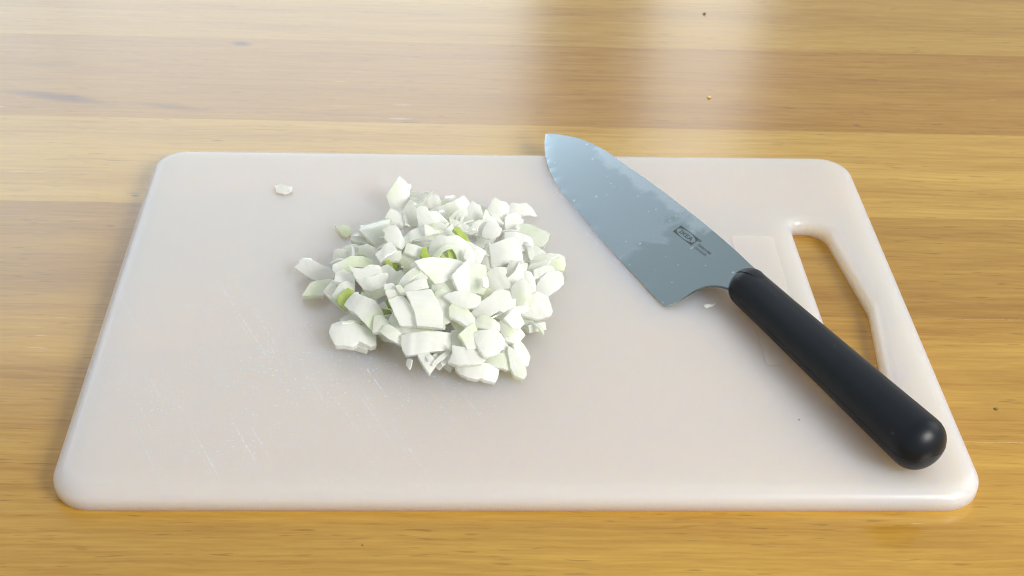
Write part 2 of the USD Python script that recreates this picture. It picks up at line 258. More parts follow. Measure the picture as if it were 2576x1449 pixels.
# steel with dried smears; coordinates along the blade
R3 = np.stack([bu, bv, bn])
eu = [math.atan2(R3[1, 2]*0+(-R3[2, 1]), R3[2, 2]), 0, 0]
steel = mat('blade_steel', {'g': ('geometry', {}),
    'du': ('vector_math', {'math_type': 'dot_product', 'vector2': tuple(bu)}), 'dv': ('vector_math', {'math_type': 'dot_product', 'vector2': tuple(bv)}), 'sub': ('vector_math', {'math_type': 'subtract', 'vector2': tuple(P_tip)}), 'uv': ('combine_xyz', {}),
    'n1': ('noise_texture', {'scale': 46, 'detail': 5, 'roughness': 0.62, 'distortion': 0.8}), 'f1': ('map_range', {'range_type': 'smoothstep', 'from_min': 0.45, 'from_max': 0.57, 'to_min': 0, 'to_max': 1, 'clamp': True}),
    'gu': ('map_range', {'range_type': 'smoothstep', 'from_min': 0.060, 'from_max': 0.150, 'to_min': -0.32, 'to_max': 0.32, 'clamp': True}), 'sx': ('separate_xyz', {}), 'nadd': ('math', {'math_type': 'add'}),
    'ms': ('mapping', {'scale': (60, 900, 1)}), 'n2': ('noise_texture', {'scale': 1, 'detail': 2}),
    'n3': ('noise_texture', {'scale': 330, 'detail': 2}), 'f3': ('map_range', {'range_type': 'smoothstep', 'from_min': 0.70, 'from_max': 0.735, 'to_min': 0, 'to_max': 0.55, 'clamp': True}),
    'n4': ('noise_texture', {'scale': 30, 'detail': 2}), 'f4': ('map_range', {'from_min': 0.35, 'from_max': 0.7, 'to_min': 0, 'to_max': 1, 'clamp': True}), 'm34': ('math', {'math_type': 'multiply'}),
    'n5': ('noise_texture', {'scale': 360, 'detail': 1}), 'f5': ('map_range', {'range_type': 'smoothstep', 'from_min': 0.735, 'from_max': 0.76, 'to_min': 0, 'to_max': 0.55, 'clamp': True}),
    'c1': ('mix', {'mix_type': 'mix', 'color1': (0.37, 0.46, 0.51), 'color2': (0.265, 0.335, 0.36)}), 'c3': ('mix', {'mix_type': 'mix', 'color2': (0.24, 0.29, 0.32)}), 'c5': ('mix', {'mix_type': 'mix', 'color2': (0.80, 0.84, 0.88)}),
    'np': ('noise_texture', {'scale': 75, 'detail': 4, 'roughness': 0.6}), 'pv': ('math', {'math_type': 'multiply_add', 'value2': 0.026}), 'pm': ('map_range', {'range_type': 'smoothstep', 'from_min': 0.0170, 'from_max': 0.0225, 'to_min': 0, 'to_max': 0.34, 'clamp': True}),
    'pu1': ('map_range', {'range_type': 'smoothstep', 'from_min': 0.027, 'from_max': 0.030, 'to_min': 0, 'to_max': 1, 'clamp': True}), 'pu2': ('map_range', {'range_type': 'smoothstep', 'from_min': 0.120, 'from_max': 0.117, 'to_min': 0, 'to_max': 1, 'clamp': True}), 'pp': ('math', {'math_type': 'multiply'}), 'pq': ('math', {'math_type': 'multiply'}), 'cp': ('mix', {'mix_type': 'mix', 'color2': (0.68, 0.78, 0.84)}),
    'r1': ('map_range', {'from_min': 0, 'from_max': 1, 'to_min': 0.23, 'to_max': 0.28}), 'bp': ('bump', {'strength': 0.05, 'distance': 0.0002}),
    'p': ('principled_bsdf', {'metallic': 1.0})},
    [('g.position', 'sub.vector1'), ('sub.vector', 'du.vector1'), ('sub.vector', 'dv.vector1'), ('du.value', 'uv.x'), ('dv.value', 'uv.y'), ('uv.vector', 'n1.vector'), ('uv.vector', 'sx.vector'), ('sx.x', 'gu.value'), ('n1.fac', 'nadd.value1'), ('gu.result', 'nadd.value2'), ('nadd.value', 'f1.value'),
     ('uv.vector', 'ms.vector'), ('ms.vector', 'n2.vector'), ('uv.vector', 'n3.vector'), ('n3.fac', 'f3.value'), ('uv.vector', 'n4.vector'), ('n4.fac', 'f4.value'), ('f3.result', 'm34.value1'), ('f4.result', 'm34.value2'), ('uv.vector', 'n5.vector'), ('n5.fac', 'f5.value'),
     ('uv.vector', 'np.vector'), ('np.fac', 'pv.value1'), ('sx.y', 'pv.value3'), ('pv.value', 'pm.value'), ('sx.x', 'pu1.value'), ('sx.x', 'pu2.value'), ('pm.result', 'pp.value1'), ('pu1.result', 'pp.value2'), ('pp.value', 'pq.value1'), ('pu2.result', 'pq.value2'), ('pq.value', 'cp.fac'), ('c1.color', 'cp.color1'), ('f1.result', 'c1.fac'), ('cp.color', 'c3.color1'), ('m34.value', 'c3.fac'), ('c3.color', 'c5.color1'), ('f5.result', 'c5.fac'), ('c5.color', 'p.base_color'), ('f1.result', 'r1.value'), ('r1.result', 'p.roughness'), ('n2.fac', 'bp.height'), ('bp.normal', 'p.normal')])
rubber = mat('handle_rubber', {'g': ('geometry', {}), 'n': ('noise_texture', {'scale': 1500, 'detail': 2}), 'n2': ('noise_texture', {'scale': 60, 'detail': 4}), 'r': ('map_range', {'from_min': 0.3, 'from_max': 0.7, 'to_min': 0.33, 'to_max': 0.44}), 'b': ('bump', {'strength': 0.12, 'distance': 0.0002}),
    'ns': ('noise_texture', {'scale': 420, 'detail': 1}), 'fs': ('map_range', {'range_type': 'smoothstep', 'from_min': 0.76, 'from_max': 0.79, 'to_min': 0, 'to_max': 0.06, 'clamp': True}), 'c': ('mix', {'mix_type': 'mix', 'color1': (0.0035, 0.006, 0.0095), 'color2': (0.3, 0.3, 0.32)}),
    'p': ('principled_bsdf', {'specular_ior_level': 0.26})},
    [('g.position', 'n.vector'), ('n.fac', 'b.height'), ('b.normal', 'p.normal'), ('g.position', 'n2.vector'), ('n2.fac', 'r.value'), ('r.result', 'p.roughness'), ('g.position', 'ns.vector'), ('ns.fac', 'fs.value'), ('fs.result', 'c.fac'), ('c.color', 'p.base_color')])
ink = mat('etched_ink', {'p': ('principled_bsdf', {'base_color': (0.030, 0.040, 0.042), 'roughness': 0.45})}, [])
knife = thing('kitchen_knife')
tag(knife, 'wide steel kitchen knife with round black rubber handle lying across the board', 'knife')
blade = obj('blade', blade_mesh, steel, knife, smooth=25)
# handle, swept along its axis
HA, HB = on(*c6(172, 192), 0.0180), on(*c6(1425, 1330), 0.0203)
ha = HB-HA; HL = np.linalg.norm(ha); ha /= HL; hs = np.cross(ha, [0, 0, 1]); hs /= np.linalg.norm(hs); hu = np.cross(hs, ha)
def handle_radius(s):                                # s in metres from the front end
    r = np.interp(s, [0, 0.03, 0.09, HL], [0.0087, 0.0091, 0.0105, 0.0114])
    f = 0.0072; e = 0.0100
    if s < f: r = r-0.0060+0.0060*math.sqrt(max(0, 1-(1-s/f)**2))
    if s > HL-e: r = r*math.sqrt(max(0, 1-((s-HL+e)/e)**2.3))
    return max(r, 1e-5)
ss = np.r_[0, 0.0072*(1-np.cos(np.linspace(0.15, math.pi/2, 10))), np.linspace(0.009, HL-0.0105, 26), HL-0.01*(1-np.sin(np.linspace(0, math.pi/2, 16)))]
K = 56; hv, hf = [], []
for s in ss:
    r = handle_radius(s); t = np.linspace(0, 2*math.pi, K, endpoint=False)
    hv += list(HA+ha*s+np.outer(r*1.0*np.cos(t), hs)+np.outer(r*0.97*np.sin(t), hu))
for i in range(len(ss)-1):
    for k in range(K):
        a_, b_, c_, d_ = i*K+k, i*K+(k+1) % K, (i+1)*K+(k+1) % K, (i+1)*K+k; hf += [(a_, b_, c_), (a_, c_, d_)]
hv += [HA, HA+ha*HL]; q = len(hv)
hf += [(q-2, (k+1) % K, k) for k in range(K)]+[(q-1, (len(ss)-1)*K+k, (len(ss)-1)*K+(k+1) % K) for k in range(K)]
hm = trimesh.Trimesh(hv, hf, process=False); hm.fix_normals()
handle = obj('handle', hm, rubber, knife, smooth=50)
def tube(path, r, k=6):
    path = np.array(path); v, f = [], []
    for i, p in enumerate(path):
        t = path[min(i+1, len(path)-1)]-path[max(i-1, 0)]; t /= np.linalg.norm(t)
        a_ = np.cross(t, [0.3, 0.2, 1]); a_ /= np.linalg.norm(a_); b_ = np.cross(t, a_)
        rr = r[i] if np.ndim(r) else r
        v += [p+rr*(math.cos(w)*a_+math.sin(w)*b_) for w in np.linspace(0, 2*math.pi, k, endpoint=False)]
    for i in range(len(path)-1):
        for j in range(k): f += [(i*k+j, i*k+(j+1) % k, (i+1)*k+(j+1) % k), (i*k+j, (i+1)*k+(j+1) % k, (i+1)*k+j)]
    f += [(0, j+1, j) for j in range(1, k-1)]+[((len(path)-1)*k, (len(path)-1)*k+j, (len(path)-1)*k+j+1) for j in range(1, k-1)]
    m = trimesh.Trimesh(v, f, process=False); m.fix_normals(); return m
seam_s = np.r_[np.linspace(0.012, HL-0.0105, 40), HL-0.01*(1-np.sin(np.linspace(0, math.pi/2, 14)))]
side = lambda s, sg: HA+ha*s+hs*sg*(handle_radius(s))*math.cos(0.10)-hu*handle_radius(s)*0.97*math.sin(0.10)
seam = [side(s, 1) for s in seam_s]+[side(s, -1) for s in seam_s[::-1]]
obj('mould_seam', tube(seam, 0.00013, 6), rubber, handle, smooth=True)
# lip of rubber over the tang at the front of the handle
lv, lf = [], []
for i, s in enumerate(np.linspace(0.0008, 0.0125, 9)):
    r = handle_radius(s)+0.00045*(1-i/8.5); wspan = 0.75-0.55*(i/8)
    for t in np.linspace(math.pi/2-wspan+0.25, math.pi/2+wspan+0.25, 9): lv.append(HA+ha*s+hs*r*math.cos(t)+hu*r*0.97*math.sin(t))
for i in range(8):
    for j in range(8):
        a_ = i*9+j; lf += [(a_, a_+1, a_+10), (a_, a_+10, a_+9)]
lm = trimesh.Trimesh(lv, lf, process=False); lo = lm.copy(); lo.vertices -= hu*0.0008; lo.invert()
rim = [];
bo = list(range(0, 9))+[9*i+8 for i in range(1, 9)]+list(range(79, 71, -1))+[9*i for i in range(7, 0, -1)]
for a_, b_ in zip(bo, bo[1:]+bo[:1]): rim += [(a_, a_+81, b_+81), (a_, b_+81, b_)]
lm = trimesh.Trimesh(np.vstack([lm.vertices, lo.vertices]), np.vstack([lm.faces, lo.faces+81, rim]), process=False); lm.fix_normals()
obj('front_lip', lm, rubber, handle, smooth=40)
# marks etched on the blade: logo plate with an oval and letters, and two lines of small print
def on_blade(m2, w0):                                # a flat mesh in (x along the text, y up) placed on the blade's face
    p = np.array(m2.vertices); th = half_thick(p[:, :2]); z = p[:, 2]
    out = m2.copy(); out.vertices = blade_pt(p[:, 0], p[:, 1], th+w0+np.clip(z, 0, 2e-5)); return out
q0, q1, q2, q3 = (blade_uv(*c5(*q)) for q in ((1046, 830), (1112, 786), (1250, 893), (1190, 940)))
tx = (q2-q1+q3-q0)/2; LW = np.linalg.norm(tx); tx /= LW; ty = (q1-q0+q2-q3)/2; LH = np.linalg.norm(ty); ty /= LH
cen = (q0+q1+q2+q3)/4
from shapely import affinity
def to_blade(poly_or_mesh, dx=0, dy=0):
    m2 = poly_or_mesh.copy(); p = m2.vertices; xy = cen+np.outer(p[:, 0]+dx, tx)+np.outer(p[:, 1]+dy, ty)
    if abs(tx[0]*ty[1]-tx[1]*ty[0]) and (tx[0]*ty[1]-tx[1]*ty[0]) < 0: m2.invert()
    m2.vertices = np.c_[xy, p[:, 2]]; return on_blade(m2, 0.00003)
plate = Polygon([(-LW/2, -LH/2), (LW/2, -LH/2), (LW/2, LH/2), (-LW/2, LH/2)]).difference(affinity.scale(Point(0, 0).buffer(1, 32), LW*0.475, LH*0.44))
plates = [trimesh.creation.extrude_polygon(g, 1e-5, engine='earcut') for g in getattr(plate, 'geoms', [plate])]
obj('logo_plate', to_blade(trimesh.util.concatenate(plates)), ink, blade, smooth=False)
def text(s, width, height, bold=False):
    m2 = meshkit.text_mesh(s, 1.0, depth=1e-5, bold=bold); lo_, hi_ = m2.bounds
    m2.vertices[:, 0] = (m2.vertices[:, 0]-lo_[0])/(hi_[0]-lo_[0])*width; m2.vertices[:, 1] = (m2.vertices[:, 1]-lo_[1])/(hi_[1]-lo_[1])*height; return m2
lg = text('IKEA', LW*0.66, LH*0.42, True)
lg = Polygon if False else lg
obj('logo_letters', to_blade(lg, -LW*0.33, -LH*0.21), ink, blade, smooth=False)
ro = Point(LW*0.5+0.0009, LH*0.42).buffer(0.00075).difference(Point(LW*0.5+0.0009, LH*0.42).buffer(0.00035))
obj('registered_mark', to_blade(trimesh.creation.extrude_polygon(ro, 1e-5, engine='earcut')), ink, blade, smooth=False)
def uv_of(x, y): d = blade_uv(*c5(x, y))-cen; return d@tx, d@ty
a0, a1 = uv_of(1256, 925), uv_of(1358, 995); obj('small_print', to_blade(text('Stainless steel', a1[0]-a0[0], 0.0016), a0[0], a0[1]-0.0004), ink, blade, smooth=False)
a0, a1 = uv_of(1230, 943), uv_of(1322, 1003); obj('small_print', to_blade(text('22676/2225', a1[0]-a0[0], 0.0015), a0[0], a0[1]-0.0006), ink, blade, smooth=False)

# ---------------------------------------------------------------- chopped onion
def onion(name, c1, c2, sc=0.0010, rough=0.32, tr=0.40):
    return mat(name, {'vq': ('vector_rotate', {'rotate_type': 'z_axis'}), 'an': ('math', {'math_type': 'multiply', 'value2': 6.28}), 'fb': ('mix', {'mix_type': 'multiply', 'color2': (0.86, 0.90, 0.83)}), 'fr': ('map_range', {'range_type': 'smoothstep', 'from_min': 0.50, 'from_max': 0.66, 'to_min': 0, 'to_max': 0.22, 'clamp': True}), 'o': ('object_info', {}), 'g': ('geometry', {}), 'm': ('mapping', {'scale': (70, 900, 70)}), 'n': ('noise_texture', {'scale': 1, 'detail': 2}), 'n2': ('noise_texture', {'scale': 120, 'detail': 2}),
        'r': ('map_range', {'from_min': 0.3, 'from_max': 0.7, 'to_min': 0, 'to_max': 1, 'clamp': True}), 'c': ('mix', {'mix_type': 'mix', 'color1': c1, 'color2': c2}), 'ng': ('noise_texture', {'scale': 55, 'detail': 1}), 'gr': ('map_range', {'range_type': 'smoothstep', 'from_min': 0.55, 'from_max': 0.75, 'to_min': 0, 'to_max': 0.8, 'clamp': True}), 'gm': ('mix', {'mix_type': 'multiply', 'color2': (0.89, 0.975, 0.70)}), 'hv': ('hsv', {}), 'vr': ('map_range', {'from_min': 0, 'from_max': 1, 'to_min': 0.93, 'to_max': 1.03}),
        'nw': ('noise_texture', {'scale': 260, 'detail': 1}), 'rw': ('map_range', {'range_type': 'smoothstep', 'from_min': 0.35, 'from_max': 0.62, 'to_min': rough-0.20, 'to_max': rough+0.02, 'clamp': True}),
        'b': ('bump', {'strength': 0.5, 'distance': 0.0004}),
        'tr': ('translucent_bsdf', {}), 'mc': ('mix_closure', {'fac': tr}),
        'p': ('principled_bsdf', {'subsurface_weight': 0.2, 'subsurface_scale': sc, 'subsurface_radius': (1.0, 1.0, 1.0), 'specular_ior_level': 0.5, 'coat_weight': 1.0, 'coat_roughness': 0.09, 'coat_ior': 1.7})},
        [('g.position', 'vq.vector'), ('o.random', 'an.value1'), ('an.value', 'vq.angle'), ('vq.vector', 'm.vector'), ('m.vector', 'n.vector'), ('n.fac', 'fr.value'), ('fr.result', 'fb.fac'), ('hv.color', 'fb.color1'), ('g.position', 'n2.vector'), ('n2.fac', 'r.value'), ('r.result', 'c.fac'), ('o.random', 'vr.value'), ('vr.result', 'hv.value'), ('vq.vector', 'ng.vector'), ('ng.fac', 'gr.value'), ('gr.result', 'gm.fac'), ('c.color', 'gm.color1'), ('gm.color', 'hv.color'), ('fb.color', 'p.base_color'),
         ('g.position', 'nw.vector'), ('nw.fac', 'rw.value'), ('rw.result', 'p.roughness'), ('n.fac', 'b.height'), ('b.normal', 'p.normal'), ('fb.color', 'tr.color'), ('p.BSDF', 'mc.closure1'), ('tr.BSDF', 'mc.closure2')], 'mc.closure')
OM = {'w': onion('onion_white', (0.982, 0.992, 0.952), (0.965, 0.983, 0.925)), 't': onion('onion_translucent', (0.97, 0.985, 0.92), (0.95, 0.97, 0.895), 0.0010, 0.24, 0.48),
      'g': onion('onion_pale_green', (0.93, 0.955, 0.88), (0.85, 0.92, 0.74)), 'G': onion('onion_green', (0.66, 0.78, 0.22), (0.50, 0.67, 0.10), 0.001), 'D': onion('onion_dark_green', (0.42, 0.58, 0.09), (0.30, 0.46, 0.05), 0.001),
      'y': onion('onion_yellowish', (0.92, 0.92, 0.78), (0.86, 0.88, 0.66))}
CROPS = {'A': (1160, 690, 4.83), 'B': (1500, 690, 4.83), 'C': (1880, 740, 4.83), 'D': (1160, 960, 4.83), 'E': (1500, 960, 4.83), 'F': (1880, 980, 4.83), 'G': (1280, 1220, 4.83), 'H': (1640, 1230, 4.83),
         '3': (1150, 1060, 3.623), '4': (1700, 1060, 2.898), 'P': (0, 0, 0.628906)}
DC, DR, DH = on(1112, 742, BT)[:2], (0.0545, 0.066), 0.019
def heap(x, y):
    r2 = ((x-DC[0])/DR[0])**2+((y-DC[1])/DR[1])**2
    return DH*max(0.0, 1-r2)**0.75
def heap_hit(px, py):
    d = ray(px, py); lo_ = (0.05-CAM[2])/d[2]; hi_ = (BT-CAM[2])/d[2]
    for t in np.linspace(lo_, hi_, 400):
        p = CAM+d*t
        if p[2] <= BT+heap(p[0], p[1]): return p
    return CAM+d*hi_
def piece_mesh(crop, pts, az, ang, dz, th, bend, bax, seed):
    ox, oy, sc = CROPS[crop]
    px = np.array([((ox+x/sc)/1.59006, (oy+y/sc)/1.59006) for x, y in pts])
    c = np.array(Polygon(px).centroid.coords[0]); P0 = heap_hit(*c)
    d0 = ray(*c); P0 = P0+d0*(dz*1e-3/d0[2])
    a, b = math.radians(az), math.radians(ang)
    n = np.array([math.cos(a)*math.sin(b), math.sin(a)*math.sin(b), math.cos(b)])
    e1 = np.cross([0, 1, 0.001], n); e1 /= np.linalg.norm(e1); e2 = np.cross(n, e1)
    uv = []
    for q in px:
        d = ray(*q); p = CAM+d*((P0-CAM)@n)/(d@n); uv.append([(p-P0)@e1, (p-P0)@e2])
    L = np.array(Polygon(signed(np.array(uv))).buffer(-0.0002, join_style=1).buffer(0.00065, join_style=2).exterior.coords)[:-1] if Polygon(uv).is_valid else signed(np.array(uv))
    if len(L) < 4: L = signed(np.array(uv))
    th = th*0.78 if th < 4.6 else th*0.9; bend = bend*0.75 if bend and bend < 100 else 400 if bend else 13+7*((seed*37) % 11)/11.0
    L = signed(resample(L, 0.0007)); r = np.random.default_rng(seed)
    L = L+(meshkit.noise(np.c_[L*900, np.full(len(L), seed)], seed)[:, None]-0.5)*0.00025*loop_normals(L)
    N = loop_normals(L); e = min(0.00018, th*1e-3*0.2); Li = L-N*e
    pts2, tri = fill(Li, 0.0012)
    n_ = len(Li); T = th*1e-3
    def height(p):
        z = np.zeros(len(p))
        if bend:
            s = p[:, 0]*math.cos(math.radians(bax))+p[:, 1]*math.sin(math.radians(bax)); z -= s*s/(2*bend*1e-3)
        z += (meshkit.noise(np.c_[p*260, np.full(len(p), seed*1.7)], seed+5)-0.5)*0.0005
        q = p[:, 0]*math.sin(math.radians(bax))-p[:, 1]*math.cos(math.radians(bax))
        s = p[:, 0]*math.cos(math.radians(bax))+p[:, 1]*math.sin(math.radians(bax))
        z += (meshkit.noise(np.c_[s*480, q*40, np.full(len(p), seed*0.3)], seed+9)-0.5)*0.00075
        return z
    h1, hL = height(pts2), height(L)
    Lb = L-N*(0.10*T); hb = height(Lb)
    taper = 0.8+0.4*meshkit.noise(np.c_[pts2*120, np.full(len(pts2), 3.0+seed)], seed+2)
    taperb = 0.8+0.4*meshkit.noise(np.c_[Lb*120, np.full(len(Lb), 3.0+seed)], seed+2)
    pb = pts2.copy(); pb[:n_] = Lb-N*e
    V = np.vstack([np.c_[pts2, h1], np.c_[L, hL-e], np.c_[Lb, hb-T*taperb+e], np.c_[pb, h1-T*taper]])
    i = np.arange(n_); j = (i+1) % n_; o1, o2, o3 = len(pts2), len(pts2)+n_, len(pts2)+2*n_
    F = [tri, tri[:, ::-1]+o3]
    for A, B in ((i+o1, i), (i+o2, i+o1), (i+o3, i+o2)):
        A2, B2 = np.roll(A, -1), np.roll(B, -1)
        F += [np.stack([A, A2, B2], 1), np.stack([A, B2, B], 1)]
    W = P0+V[:, :1]*e1+V[:, 1:2]*e2+V[:, 2:]*n
    low = W[:, 2].min()-(BT+0.0001)
    if low < 0: W = W+d0*(-low/d0[2])
    return trimesh.Trimesh(W, np.vstack(F), process=False)
